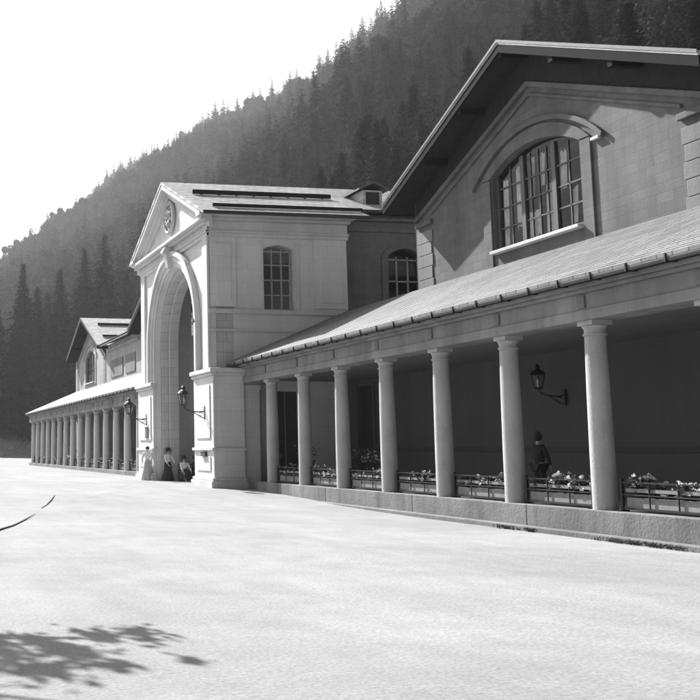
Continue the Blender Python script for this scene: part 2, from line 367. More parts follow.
def shade_tree():
    rg = random.Random(5); x, y = -3.2, 12.75
    t = thing('broadleaf_tree', (x, y, 0), 'leafy tree left of the view that shades the gravel corner', 'tree')
    m = MB().tube([(0, 0, -.2), (.1, 0, 2), (.2, -.1, 4), (.5, 0, 6)], [.28, .22, .16, .08], 12)
    for a, l, z in ((.0, 3.0, 3.6), (-.3, 2.2, 4.6), (2.0, 2.4, 4.0), (3.4, 2.4, 3.8), (4.8, 2.6, 4.6), (.6, 2.2, 5.0)):
        m.tube([(.15, 0, z), (math.cos(a)*l*.5, math.sin(a)*l*.5, z+.8), (math.cos(a)*l, math.sin(a)*l, z+1.2)], [.09, .06, .02], 7)
    m.build('trunk', 'bark', t, smooth=True, local=True)
    P = []
    lob = [(-1.4, .4, 5.2, 1.3), (-.8, -.4, 5.8, 1.2), (.2, .1, 6.2, 1.1), (1.2, .35, 5.4, .42), (1.6, .1, 5.2, .3), (2.1, .32, 5.1, .26), (2.5, .2, 5.0, .2), (3.0, .3, 4.95, .2), (2.0, -.2, 5.2, .35), (2.6, .0, 5.15, .3), (3.3, .42, 4.95, .2), (1.3, -.4, 5.2, .34), (1.8, -.3, 5.25, .3), (2.3, -.42, 5.3, .2), (2.75, -.35, 5.25, .18), (3.3, -.3, 5.2, .1), (2.2, -.02, 5.2, .14), (-2.2, -.2, 4.9, 1.1), (.9, -.1, 5.6, .3)]
    for _ in range(7000):
        a, b, c, q = rg.choices(lob, [l[3]**1.3 for l in lob])[0]; d = Vector((rg.gauss(0, 1), rg.gauss(0, 1), rg.gauss(0, 1))).normalized()*q*abs(rg.gauss(0, .75))
        P.append((Vector((a, b, c))+d*Vector((1.15, 1, .7)).length/1.7, .04+.05*rg.random(), Vector((rg.gauss(0, 1), rg.gauss(0, 1), 1)), .6))
    o = bpy.data.objects.new('crown', quad_cloud(P, 'crown', 'leaf')); scene.collection.objects.link(o); o.parent = t
shade_tree()

# ------------------------------------------------------------------ entrance pavilion
CY = 36.2; CA = 36.05; RS = .445
def roof_z(y, eave_z=9.1, ridge=11.22): return ridge - abs(y-CY)*RS
def pavilion():
    P = thing('entrance_pavilion', (12.7, CY, .1), 'pale stone entrance pavilion with tall round arch and pediment', 'building')
    W = lambda m, n, mt, par=P, **k: m.build(n, mt, par, **k)
    # front wall with the stepped arch, three sheets deep so that the reveal steps inwards
    top = 8.95
    tri = [(31.95, -.2), (40.45, -.2), (40.45, top), (CY, roof_z(CY)-.35), (31.95, top)]
    W(MB().panel(tri, [[(y, z) for y, z in arch_poly(CA, 2.6, .0, 5.35)]], 'x', 10.4, 10.62), 'front_wall', 'ashlar', bev=.012)
    sq = [(31.98, -.2), (40.42, -.2), (40.42, 8.9), (31.98, 8.9)]
    W(MB().panel(sq, [arch_poly(CA, 2.4, .0, 5.35)], 'x', 10.622, 10.85), 'arch_reveal', 'voussoir', bev=.012)
    W(MB().panel(sq, [arch_poly(CA, 2.2, .0, 5.35)], 'x', 10.852, 11.2), 'arch_reveal', 'voussoir', bev=.012)
    # archivolt bands
    def band(r0, r1, x0, x1, zb=3.96):
        pl = [(CA-r1, zb)]+[(CA-r1, 5.35)]+arc(CA, 5.35, r1, 180, 0, 40)+[(CA+r1, zb), (CA+r0, zb)]+arc(CA, 5.35, r0, 0, 180, 40)+[(CA-r0, zb)]
        return MB().panel([p for i, p in enumerate(pl) if i == 0 or (abs(p[0]-pl[i-1][0])+abs(p[1]-pl[i-1][1])) > 1e-4], [], 'x', x0, x1)
    W(band(2.62, 2.8, 10.34, 10.398), 'archivolt', 'pale', bev=.01)
    W(band(2.802, 3.0, 10.28, 10.398), 'archivolt', 'pale', bev=.01)
    W(band(3.002, 3.2, 10.2, 10.398), 'archivolt', 'pale', bev=.02)
    k = MB().prism([(10.17, CA-.13, 7.95), (10.17, CA+.13, 7.95), (10.02, CA+.23, 8.7), (10.02, CA-.23, 8.7)], (.36, 0, 0)); W(k, 'keystone', 'pale', bev=.03)
    k = MB().tube([(10.06, CA-.2, 8.55), (10.06, CA+.2, 8.55)], .09, 12); W(k, 'keystone_scroll', 'pale', smooth=True)
    # lower piers
    for (a, b) in ((31.4, 33.44), (38.66, 41.0)):
        m = MB().box(10.3, 10.398, a, b, -.1, 3.72) if a > 35 else MB().box(10.3, 10.398, a, b, -.1, 3.72).box(10.3985, 11.31, a, 31.948, -.1, 3.72)
        if a > 35: m.box(10.3985, 11.31, 40.452, b, -.1, 3.72)
        W(m, 'pier', 'ashlar', bev=.015)
        x1 = 11.31
        m = MB().box(10.17, 10.398, a-.14, b+.06, 3.82, 3.96); m.box(10.23, 10.396, a-.07, b+.04, 3.722, 3.818); W(m, 'impost', 'pale', bev=.02)
        m = MB().box(10.23, 10.398, a-.07, b+.05, 1.36, 1.46); W(m, 'dado_moulding', 'pale', bev=.02)
        m = MB().box(10.18, 10.398, a-.12, b+.06, -.1, .42); m.box(10.23, 10.396, a-.07, b+.04, .422, .52); W(m, 'pier_base', 'pale', bev=.02)
        m = MB().box(10.27, 10.298, a+.3, b-.3, 1.75, 3.45).box(10.275, 10.298, a+.3, b-.3, .72, 1.18); W(m, 'pier_panel', 'ashlar', bev=.01)
    W(MB().box(11.31, 11.86, 31.52, 31.98, -.1, 3.7).box(11.27, 11.9, 31.47, 31.98, 3.3, 3.45), 'respond', 'ashlar', bev=.015)
    W(MB().box(11.31, 11.86, 40.44, 40.9, -.1, 3.7), 'respond', 'ashlar', bev=.015)
    for s_, ya_ in ((-1, 31.4), (1, 41.0)):
        for z0, z1, o in ((3.82, 3.96, .14), (3.722, 3.818, .07), (1.36, 1.46, .07), (-.1, .42, .12), (.422, .52, .07)):
            yy = sorted((ya_+s_*o, 31.948 if s_ < 0 else 40.452)); W(MB().box(10.4, 11.31+o*.5, yy[0], yy[1], z0, z1), 'pier_ledge', 'pale', bev=.02)
    # corner strips of the front
    for a in (31.9, 39.96): W(MB().box(10.32, 10.398, a, a+.56, 3.97, 8.3), 'corner_strip', 'pale', bev=.01)
    # side walls
    win = arch_poly(12.77, .52, 5.93, 7.95, crown=8.08, n=8)
    bigo = [(12.55, .25), (13.35, .25), (13.35, 3.3), (12.55, 3.3)]
    for y0, y1 in ((31.95, 32.45), (39.95, 40.45)):
        near = y0 < 35
        W(MB().panel([(11.202, -.2), (15.1, -.2), (15.1, 8.95), (11.202, 8.95)], [win, bigo], 'y', y0, y1), 'side_wall', 'ashlar', bev=.01)
        s = -1 if near else 1; yf = y0 if near else y1
        def strip(x0, x1, z0, z1, d, nm, mt='pale'):
            W(MB().box(x0, x1, min(yf, yf+s*d), max(yf, yf+s*d), z0, z1), nm, mt, bev=.01)
        strip(10.42, 11.3, 6.0, 8.3, .05, 'pilaster_strip', 'ashlar'); strip(13.95, 15.08, 6.0, 8.3, .05, 'pilaster_strip', 'ashlar')
        strip(10.6, 11.12, 6.2, 8.1, .075, 'raised_panel', 'ashlar'); strip(14.15, 14.9, 6.2, 8.1, .075, 'raised_panel', 'ashlar')
        strip(10.35, 15.14, 5.78, 5.92, .09, 'string_course'); strip(10.36, 15.12, 5.2, 5.28, .04, 'string_course')
        strip(12.1, 12.22, 5.93, 8.2, .04, 'window_jamb'); strip(13.32, 13.44, 5.93, 8.2, .04, 'window_jamb')
        w = MB(); yb = (y0+y1)/2
        for x in (12.28, 12.6, 12.93, 13.24): w.box(x-.022, x+.022, yb-.03, yb+.03, 5.94, 7.98)
        for z in (5.97, 6.45, 6.95, 7.45, 7.9): w.box(12.26, 13.28, yb-.025, yb+.025, z-.02, z+.02)
        f = W(w, 'window', 'paleframe'); W(MB().face([(12.25, yb, 5.93), (13.29, yb, 5.93), (13.29, yb, 8.07), (12.25, yb, 8.07)]), 'pane', 'glass', f)
        d = W(MB().box(12.552, 12.93, yb-.03, yb+.03, .26, 3.29).box(12.95, 13.348, yb-.03, yb+.03, .26, 3.29), 'side_door', 'door', bev=.01)
        # entablature on the flank
        def run(z0, z1, o):
            W(MB().box(10.4-o, 15.1+o*.4, min(yf, yf+s*o), max(yf, yf+s*o), z0, z1), 'cornice', 'pale', bev=.015)
        run(8.3, 8.42, .09); run(8.422, 8.5, .13); run(8.502, 8.82, .06); run(8.822, 8.92, .2); run(8.922, 9.06, .42)
    # horizontal cornice under the pediment
    for z0, z1, o in ((8.3, 8.42, .09), (8.422, 8.5, .13), (8.502, 8.7, .06), (8.702, 8.79, .2), (8.792, 8.9, .36)):
        m = MB()
        for a, b in (((31.95-o), CY-.32), (CY+.32, 40.45+o)): m.box(10.4-o-.002, 10.398, a, b, z0+.001, z1-.001)
        if z0 > 8.6: m = MB().box(10.4-o-.002, 10.398, 31.95-o, 40.45+o, z0+.001, z1-.001)
        W(m, 'pediment_cornice', 'pale', bev=.015)
    # raking cornice
    for d0, d1, o in ((.14, .28, .38), (.28, .42, .24), (.42, .60, .12)):
        m = MB()
        for s in (-1, 1):
            pts = []
            for y, dz in ((CY, d0), (CY+s*4.72, d0), (CY+s*4.72, d1), (CY, d1)): pts.append((10.398, y, roof_z(y)-dz+.0))
            m.prism(pts, (-o, 0, 0))
        W(m, 'raking_cornice', 'pale', bev=.01)
    # carved roundel in the tympanum
    m = MB(); n = 40
    for i in range(n):
        a = 2*math.pi*i/n; p = Vector((10.31, CY+.55*math.cos(a), 9.86+.55*math.sin(a))); m.tube([p+Vector((0, -.05*math.sin(a), .05*math.cos(a))), p-Vector((0, -.05*math.sin(a), .05*math.cos(a)))], .075, 6)
    W(m, 'roundel_wreath', 'voussoir')
    m = MB(); m.tube([(10.4, CY, 9.86), (10.32, CY, 9.86)], [.46, .44], 32); W(m, 'roundel', 'voussoir')
    m = MB()
    for i in range(8):
        a = i*math.pi/4+.2; m.tube([(10.31, CY+.1*math.cos(a), 9.86+.1*math.sin(a)), (10.27, CY+.25*math.cos(a), 9.86+.25*math.sin(a)), (10.31, CY+.38*math.cos(a), 9.86+.38*math.sin(a))], [.05, .09, .03], 6)
    W(m, 'roundel_rosette', 'voussoir', smooth=True)
    # roof: front block and narrower nave
    def slope(s, x0, x1, yw, nm='roof'):
        ye = CY+s*yw; t = .1
        return MB().prism([(x0, y, z) for y, z in coursed((ye, roof_z(ye)-.01), (CY, roof_z(CY)-.01), 28, .009, t)], (x1-x0, 0, 0))
    for s in (-1, 1):
        W(slope(s, 10.0, 15.6, 4.95), 'roof', 'slate_x'); W(slope(s, 15.602, 27, 3.9), 'roof', 'slate_x')
        ye = CY+s*4.99; m = MB().box(9.98, 15.62, min(ye, ye+s*.1), max(ye, ye+s*.1), roof_z(ye)-.12, roof_z(ye)-.02); W(m, 'gutter', 'iron')
        ye = CY+s*3.94; m = MB().box(15.62, 27, min(ye, ye+s*.1), max(ye, ye+s*.1), roof_z(ye)-.12, roof_z(ye)-.02); W(m, 'gutter', 'iron')
        if s < 0:
            for yy, xa, xb in ((33.9, 10.5, 15.5), ):
                z = roof_z(yy); m = MB().box(xa, xb, yy-.03, yy+.03, z+.02, z+.17)
                for i in range(8): x = xa+(xb-xa)*(i+.5)/8; m.box(x-.02, x+.02, yy-.02, yy+.25, z-.03, z+.16)
                W(m, 'snow_guard', 'timber')
            yy = 31.75; z = roof_z(yy); m = MB().box(10.5, 15.6, yy-.03, yy+.03, z+.02, z+.13); W(m, 'snow_guard', 'timber')
    # dormer on the nave roof
    m = MB().box(16.4, 17.1, 33.3, 35, 9.75, 10.42); d = W(m, 'dormer', 'slate_x')
    W(MB().box(16.51, 16.99, 33.27, 33.298, 9.85, 10.35), 'dormer_hollow_panel', 'dark', d)  # near-black sheet on the solid dormer, painting the opening's unlit inside
    m = MB().prism([(16.2, 33.15, 10.4), (16.75, 33.15, 10.65), (17.3, 33.15, 10.4), (17.3, 33.15, 10.46), (16.75, 33.15, 10.73), (16.2, 33.15, 10.46)], (0, 2, 0)); W(m, 'dormer_roof', 'lead', d)
    # nave walls
    nw = [arch_poly(17.65, .62, 5.6, 8.0, crown=8.3, n=8)]
    for y0, y1 in ((32.95, 33.4), (39.0, 39.45)):
        W(MB().panel([(15.102, -.2), (26.5, -.2), (26.5, 9.45), (15.102, 9.45)], nw, 'y', y0, y1), 'nave_wall', 'nave', bev=.01)
        yf = y0 if y0 < 35 else y1; s = -1 if y0 < 35 else 1
        W(MB().box(15.15, 26.5, min(yf, yf+s*.1), max(yf, yf+s*.1), 8.85, 9.0).box(15.15, 26.5, min(yf, yf+s*.25), max(yf, yf+s*.25), 9.2, 9.3), 'nave_cornice', 'nave')
        yb = (y0+y1)/2; w = MB()
        for x in (17.07, 17.45, 17.85, 18.23): w.box(x-.03, x+.03, yb-.03, yb+.03, 5.61, 8.05)
        for z in (5.65, 6.4, 7.2, 7.95): w.box(17.05, 18.25, yb-.03, yb+.03, z-.025, z+.025)
        f = W(w, 'window', 'paleframe'); W(MB().face([(17.04, yb, 5.6), (18.26, yb, 5.6), (18.26, yb, 8.3), (17.04, yb, 8.3)]), 'pane', 'glass', f)
        m = MB().panel(arch_poly(17.65, .85, 5.6, 8.0, crown=8.52, n=8), [arch_poly(17.65, .63, 5.61, 8.0, crown=8.31, n=8)], 'y', min(yf, yf+s*.06), max(yf, yf+s*.06)); W(m, 'window_surround', 'nave')
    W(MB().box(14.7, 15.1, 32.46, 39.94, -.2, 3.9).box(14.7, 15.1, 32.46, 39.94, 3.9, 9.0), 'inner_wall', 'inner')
    W(MB().box(26.1, 26.5, 33.4, 39, -.2, 10), 'rear_wall', 'nave')
    W(MB().box(14.62, 14.698, 34.2, 35.6, .2, 3.2).box(14.62, 14.698, 36.8, 38.2, .2, 3.2), 'inner_door', 'door')
    W(MB().box(10.9, 14.7, 32.46, 39.94, -.2, .2), 'threshold_floor', 'floor')
    W(MB().box(11.21, 14.69, 32.46, 39.94, 8.5, 8.6), 'vestibule_ceiling', 'inner')
    return P
pavilion()

# ------------------------------------------------------------------ colonnaded galleries
S = 2.3528; Y0C = 29.5618; XC = 11.5; ZP = .447; ZT = 3.49
def gallery(ya, yb, ys, label, zbase, zpl, loc):
    G = thing('colonnade_gallery', loc, label, 'gallery', 'colonnaded galleries either side of the pavilion')
    # plinth of long granite blocks
    m = MB(); y = ya; pend = yb - 1.55 if yb < 35 else yb
    while y < pend-.1:
        l = min(3.9+.5*random.random(), pend-y); m.box(11.25, 11.86, y+.006, y+l-.006, -.2, zpl); y += l
    m.build('plinth', 'plinth', G, bev=.012)
    if zpl > .4: MB().box(11.08, 11.249, ya, pend, -.2, .09).build('footing', 'plinth', G, bev=.02)
    MB().box(11.861, 14.98, ya, yb, -.2, zpl-.03).build('gallery_floor', 'floor', G)
    # column
    def col():
        h = ZT-zpl; prof = [(.182, 0), (.18, h*.3), (.172, h*.6), (.158, h-.32), (.155, h-.25)]
        c = MB().lathe((0, 0, 0), prof, 28).build('column', 'pale' if ya > 35 else 'colstone', G, smooth=True, local=True)  # far columns take paler stone to paint in their sunlit, hazy brightness
        k = MB().lathe((0, 0, 0), [(.155, h-.249), (.178, h-.243), (.178, h-.215), (.158, h-.21), (.158, h-.15), (.182, h-.105), (.19, h-.085)], 28); k.box(-.178, .178, -.178, .178, h-.078, h-.002)
        k = k.build('capital', 'colstone', c, local=True); k.data.polygons.foreach_set('use_smooth', [False]*len(k.data.polygons)); return c
    first = col(); og = Vector(loc)
    for i, y in enumerate(ys):
        c = first if i == 0 else copy_tree(first, G); c.location = Vector((XC, y, zpl))-og; c.rotation_euler.z = .4*i if False else 0
    # entablature
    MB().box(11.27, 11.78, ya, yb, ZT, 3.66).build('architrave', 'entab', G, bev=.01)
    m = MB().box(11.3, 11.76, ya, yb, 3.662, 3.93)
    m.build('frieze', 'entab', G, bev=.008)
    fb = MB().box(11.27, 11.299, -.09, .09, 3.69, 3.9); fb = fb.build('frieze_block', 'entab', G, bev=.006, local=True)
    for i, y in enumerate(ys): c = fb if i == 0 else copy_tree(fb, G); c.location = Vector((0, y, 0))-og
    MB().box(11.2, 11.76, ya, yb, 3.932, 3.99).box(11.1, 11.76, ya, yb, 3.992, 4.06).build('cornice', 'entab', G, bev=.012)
    m = MB().tube([(10.98, ya, 4.09), (10.98, yb, 4.09)], .05, 10)
    m.build('gutter', 'lead', G, smooth=True)
    gb = MB().box(10.91, 11.12, -.012, .012, 4.03, 4.155).build('gutter_bracket', 'iron', G, local=True); y = ya+.4; i = 0
    while y < yb: c = gb if i == 0 else copy_tree(gb, G); c.location = Vector((0, y, 0))-og; y += .784; i += 1
    sl = .437; z = lambda x: 4.2+(x-11)*sl
    MB().prism([(x, ya, zz) for x, zz in coursed((10.93, z(10.93)-.012), (15.0, z(15)-.012), 26, .009, .05)], (0, yb-ya, 0)).build('roof', 'slate', G)
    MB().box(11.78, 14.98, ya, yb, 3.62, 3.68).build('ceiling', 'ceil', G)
    return G
ysR = [Y0C-i*S-(.12 if i >= 7 else 0) for i in range(11)]
RG = gallery(4.9, 31.94, ysR, 'near colonnaded gallery with sloping slate roof, right of the entrance pavilion', 0, ZP, (11.5, 18.4, 0))
ysL = [Y0C-.5635+S*(21-i) for i in range(15)] + [Y0C-.5635+S*6]
LG = gallery(40.96, 79.2, ysL, 'far colonnaded gallery receding left of the entrance pavilion', .23, .42, (11.5, 60, .23))

# ------------------------------------------------------------------ bath wings
def wing(name, ya, yb, gables, solid, label, loc):
    Wg = thing('bath_wing', loc, label, 'building', 'long bath wings behind the galleries'); XW = 15.0; XB = 29.0
    B = lambda m, n, mt, par=Wg, **k: m.build(n, 'render_pale' if (name == 'l' and mt == 'render') else mt, par, **k)
    EZ = 8.45; SL = .44; HW = 5.3; AP = EZ+HW*SL; ME = 7.95; MS = .405; MA = ME+HW*MS
    # gallery back wall, in two tones with a dado band, then upper wall
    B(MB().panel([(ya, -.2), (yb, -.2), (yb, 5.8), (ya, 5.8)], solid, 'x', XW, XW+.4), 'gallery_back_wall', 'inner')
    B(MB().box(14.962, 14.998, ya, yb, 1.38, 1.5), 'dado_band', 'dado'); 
    edges = sorted(gables)
    pts = [(solid_y[0], 5.802) for solid_y in ()]
    u0, u1 = UP[name]
    outline = [(u0, 5.802), (u1, 5.802), (u1, EZ)]
    for c in sorted(gables, reverse=True):
        outline += [(c+HW, EZ), (c, AP), (c-HW, EZ)]
    outline += [(u0, EZ)]
    cl = []
    for p in outline:
        if not cl or abs(p[0]-cl[-1][0])+abs(p[1]-cl[-1][1]) > 1e-3: cl.append(p)
    if abs(cl[0][0]-cl[-1][0])+abs(cl[0][1]-cl[-1][1]) < 1e-3: cl.pop()
    holes = [arch_poly(c, 1.65, 6.3, 8.15, crown=8.6, n=16) for c in gables]
    B(MB().panel(cl, holes, 'x', XW, XW+.45), 'upper_wall', 'render', bev=.01)
    B(MB().box(XW+.45, XB, u1-.4, u1, -.2, EZ), 'end_wall', 'nave'); B(MB().box(XW+.45, XB, u0, u0+.4, -.2, EZ), 'end_wall', 'nave'); B(MB().box(XB-.4, XB, u0+.4, u1-.4, -.2, EZ), 'rear_wall', 'nave')
    for c in gables:
        # gable roof, ridge running back
        for s in (-1, 1):
            t = .2; T = lambda y, d=0: (AP+.28 - abs(y-c)*SL - d)
            ye = c+s*(HW+.55)
            B(MB().prism([(14.25, y, z) for y, z in coursed((ye, T(ye)-.012), (c, T(c)-.012), 30, .01, .08)], (XB+.5-14.25, 0, 0)), 'gable_roof', 'slate_x')
            B(MB().prism([(14.27, c, T(c, .102)), (14.27, ye, T(ye, .102)), (14.27, ye, T(ye, .27)), (14.27, c, T(c, .27))], (XB-14.27, 0, 0)), 'soffit', 'soffit')
            B(MB().prism([(14.23, c, T(c, -.02)), (14.23, ye, T(ye, -.02)), (14.23, ye, T(ye, .05)), (14.23, c, T(c, .05))], (.018, 0, 0)), 'verge_strip', 'lead')
            B(MB().prism([(14.26, c, T(c, .103)), (14.26, ye, T(ye, .103)), (14.26, ye, T(ye, .3)), (14.26, c, T(c, .3))], (.055, 0, 0)), 'barge_board', 'timber')
            yw = c+s*HW
            B(MB().prism([(XW-.03, c, MA-.01), (XW-.03, yw, ME-.01), (XW-.03, yw, EZ-.02), (XW-.03, c, AP-.02)], (.028, 0, 0)), 'gable_shade_panel', 'soffit')  # dark sheet painting the overhang's shade onto the gable top
            B(MB().prism([(XW-.09, c, MA), (XW-.09, yw, ME), (XW-.09, yw, ME-.13), (XW-.09, c, MA-.13)], (.088, 0, 0)), 'raking_moulding', 'render', bev=.01)
            B(MB().prism([(XW-.05, c, MA-.28), (XW-.05, yw-s*.75, ME-.28+.75*MS), (XW-.05, yw-s*.75, ME-.36+.75*MS), (XW-.05, c, MA-.36)], (.048, 0, 0)), 'raking_moulding', 'render', bev=.01)
            m = MB(); a, b_ = sorted((c+s*(HW-.02), c+s*(HW-.8))); q = 0; z = 5.81
            while z < ME-.5:
                ins = .0 if q % 2 == 0 else .05; aa, bb = (a, b_-ins) if s < 0 else (a+ins, b_); m.box(XW-.03, XW-.002, aa, bb, z+.004, z+.336); z += .34; q += 1
            B(m, 'quoins', 'quoin', bev=.015); B(MB().box(XW-.09, XW-.002, a-.03, b_+.03, ME-.3, ME-.16), 'quoin_cap', 'render', bev=.02)
            # jamb strips
            a, b_ = sorted((c+s*1.68, c+s*2.02)); B(MB().box(XW-.05, XW-.002, a, b_, 5.81, 8.12), 'window_jamb', 'render', bev=.01)
            a, b_ = sorted((c+s*2.02, c+s*2.3)); s < 0 and B(MB().box(XW-.08, XW-.002, a-.02, b_-.05, 8.0, 8.07), 'jamb_cap', 'pale', bev=.01)
        # purlin ends under the overhang
        m = MB()
        for dy in (-3.6, -1.8, 0, 1.8, 3.6):
            z = AP+.02-abs(dy)*SL; m.box(14.3, XW+.2, c+dy-.07, c+dy+.07, z-.17, z-.0)
            B(m, 'purlin_end', 'timber'); m = MB()
        # arch band and hood
        def seg(half, zs, crown):
            h = crown-zs; rr = (half*half+h*h)/(2*h); a = math.degrees(math.asin(half/rr)); return rr, crown-rr, a
        r0, z0, a0 = seg(1.66, 8.15, 8.61); r1, z1, a1 = seg(2.02, 8.14, 8.95)
        B(MB().panel(arc(c, z0, r0, 90-a0, 90+a0, 20)+arc(c, z1, r1, 90+a1, 90-a1, 20), [], 'x', XW-.055, XW-.002), 'window_arch', 'render', bev=.01)
        r2, z2, a2 = seg(2.45, 8.1, 9.12); r3, z3, a3 = seg(2.4, 8.0, 9.0)
        B(MB().panel(arc(c, z2, r2, 90-a2, 90+a2, 24)+arc(c, z3, r3, 90+a3, 90-a3, 24), [], 'x', XW-.09, XW-.002), 'hood_mould', 'render', bev=.01)
        B(MB().box(XW-.16, XW+.12, c-1.64, c+1.64, 6.22, 6.3), 'window_sill', 'pale', bev=.01)
        # three-light window
        w = MB(); x = XW+.14
        for y in (-1.6, -.58, .58, 1.6): w.box(x-.05, x+.05, c+y-.07, c+y+.07, 6.31, 8.5-.14*abs(y)**1.6)
        for y in (-1.08, 0, 1.08, -.3, .3): w.box(x-.02, x+.02, c+y-.018, c+y+.018, 6.31, 8.45-.1*abs(y)**1.6)
        w.box(x-.05, x+.05, c-1.65, c+1.65, 6.305, 6.38)
        for z in (6.85, 7.35, 7.85): w.box(x-.02, x+.02, c-1.6, c+1.6, z-.018, z+.018)
        f = B(w, 'window', 'frame'); 
        B(MB().face([(x, y, z) for y, z in reversed(arch_poly(c, 1.64, 6.31, 8.15, crown=8.59, n=16))]), 'pane', 'glass', f)
        rc = random.Random(int(c*10)); 
        m = MB()
        for (ya_, yb_, zt, zb) in ((1.5, 1.25, 8.1, 6.35), (.95, .62, 8.3, 6.7), (.42, .2, 8.4, 7.3), (.02, -.18, 8.4, 7.5), (-.15, -.5, 7.6, 6.35), (-.7, -.95, 8.25, 7.2), (-1.0, -1.25, 7.3, 6.35), (.6, .05, 7.1, 6.35)):
            n = 8; top = [(x+.06+.02*math.sin(i*2.1), c+ya_+(yb_-ya_)*i/n, zt-.1*rc.random()) for i in range(n+1)]; bot = [(x+.06+.02*math.sin(i*2.1+.5), c+(ya_+(yb_-ya_)*i/n)+.06, zb+.15*rc.random()) for i in range(n+1)]
            for i in range(n): m.face([top[i], top[i+1], bot[i+1], bot[i]])
        B(m, 'curtain', 'curtain', f)
    if name == 'l':
        c = 73.8
        for yy, xa, xb in ((72.2, 15.2, 19.5), (69.6, 15.0, 18.5)):
            z = AP+.28-abs(yy-c)*SL; B(MB().box(xa, xb, yy-.06, yy+.06, z+.02, z+.15), 'snow_guard', 'timber')
    # eaves and main roof between the gables
    spans = []; cur = u0
    for c in sorted(gables):
        if c-HW-.56 > cur: spans.append((cur, c-HW-.56))
        cur = c+HW+.56
    if cur < u1: spans.append((cur, u1))
    for a, b_ in spans:
        B(MB().box(XW-.12, XW-.002, a, b_, EZ-.5, EZ-.35), 'eaves_moulding', 'render')
        B(MB().box(14.4, 14.5, a, b_, EZ-.14, EZ+.02), 'eaves_gutter', 'lead')
        B(MB().box(XW-.05, XW-.002, a+1, a+3.5, 6.15, 7.3).box(XW-.05, XW-.002, a+4.2, b_-1, 6.15, 7.3) if b_-a > 7 else MB().box(XW-.05, XW-.002, a+.5, b_-.5, 6.15, 7.3), 'blind_panel', 'nave', bev=.01)
    xm = 21.5
    for i, (a, b_) in enumerate(spans):
        B(MB().prism([(14.4, a-.02, EZ+.04), (xm, a-.02, EZ+1.85), (xm, a-.02, EZ+1.75), (14.4, a-.02, EZ-.06)], (0, b_-a+.04, 0)), 'main_roof', 'slate')
    B(MB().prism([(XB+.5, u0-.3, EZ-.2), (xm, u0-.3, EZ+1.85), (xm, u0-.3, EZ+1.75), (XB+.5, u0-.3, EZ-.3)], (0, u1-u0+.3, 0)), 'main_roof', 'slate')
    for s_ in sorted(gables): B(MB().box(15.6, xm, s_-4.8, s_+4.8, EZ-.1, EZ), 'loft_floor', 'inner')
    return Wg
PS = 1/1.3
UP = {'r': (4.9, 27.3), 'l': (45.0, 79.6)}
doorR = [[(30.2, .2), (31.2, .2), (31.2, 3.42), (30.2, 3.42)]]
WR = wing('r', 4.9, 31.94, [21.9], doorR, 'near bath wing with big arched window in its overhanging gable', (20, 18, 0))
WL = wing('l', 40.46, 79.6, [53.4, 73.8], [], 'far bath wing with small pointed gable beyond the entrance pavilion', (20, 60, .16))
MB().box(15.08, 15.14, 30.2, 31.2, .2, 3.42).build('door', 'door', WR)
for a, b_ in ((30.08, 30.198), (31.202, 31.32)): MB().box(14.94, 14.998, a, b_, 1.52, 3.5).build('door_jamb', 'inner', WR)
MB().box(15.4, 16.2, 29, 31.9, -.2, .1).build('court_floor', 'floor', WR)

# ------------------------------------------------------------------ wall lanterns
def lantern(loc, label, dark=True, rz=0, sc=1.2):
    """bracket fixed at local x=0, reaching to local -x; lantern on its end"""
    t = thing('wall_lantern', loc, label, 'lantern', 'iron bracket lanterns on the walls', rz); t.scale = (sc, sc, sc)
    MB().box(-.03, 0, -.06, .06, -.22, .14).build('wall_plate', 'iron', t, local=True, bev=.008)
    b = MB().tube([(-.02, 0, 0), (-.2, 0, -.02), (-.4, 0, .0), (-.55, 0, .06), (-.6, 0, .14)], .016, 8)
    b.tube([(-.02, 0, -.18), (-.12, 0, -.16), (-.25, 0, -.08), (-.36, 0, -.01)], .011, 8); b.tube([(-.12+.05*math.cos(a), 0, -.08+.05*math.sin(a)) for a in [k*.6 for k in range(10)]], .008, 6)
    b.build('bracket', 'iron', t, local=True, smooth=True)
    n = 6; fr = MB(); c = (-.6, 0)
    P = lambda r, z, k: (c[0]+r*math.cos(k*math.pi/3), c[1]+r*math.sin(k*math.pi/3), z)
    for k in range(n):
        fr.tube([P(.09, .16, k), P(.155, .46, k)], .01, 5); fr.tube([P(.155, .46, k), P(.155, .46, k+1)], .012, 5); fr.tube([P(.09, .16, k), P(.09, .16, k+1)], .012, 5)
    fr.lathe((c[0], c[1], 0), [(.03, .13), (.09, .15)], 6); h = fr.build('lantern_frame', 'iron', t, local=True)
    g = MB().lathe((c[0], c[1], 0), [(.088, .165), (.152, .455)], 6, cap=False).build('lantern_glass', 'glass', t, local=True)
    MB().lathe((c[0], c[1], 0), [(.165, .465), (.12, .53), (.05, .57), (.045, .62), (.06, .63), (.012, .69)], 12).build('lantern_cap', 'iron', t, local=True)
    MB().lathe((c[0], c[1], 0), [(.02, .17), (.035, .28), (.02, .36)], 10).build('lamp_mantle', 'white', t, local=True)
lantern((10.298, 32.2, 2.62), 'black bracket lantern on the right pier of the entrance arch')
lantern((10.298, 39.6, 2.6), 'black bracket lantern on the left pier of the entrance arch')
lantern((14.96, 21.2, 2.62), 'black bracket lantern inside the near gallery on its dark back wall', sc=1.0)

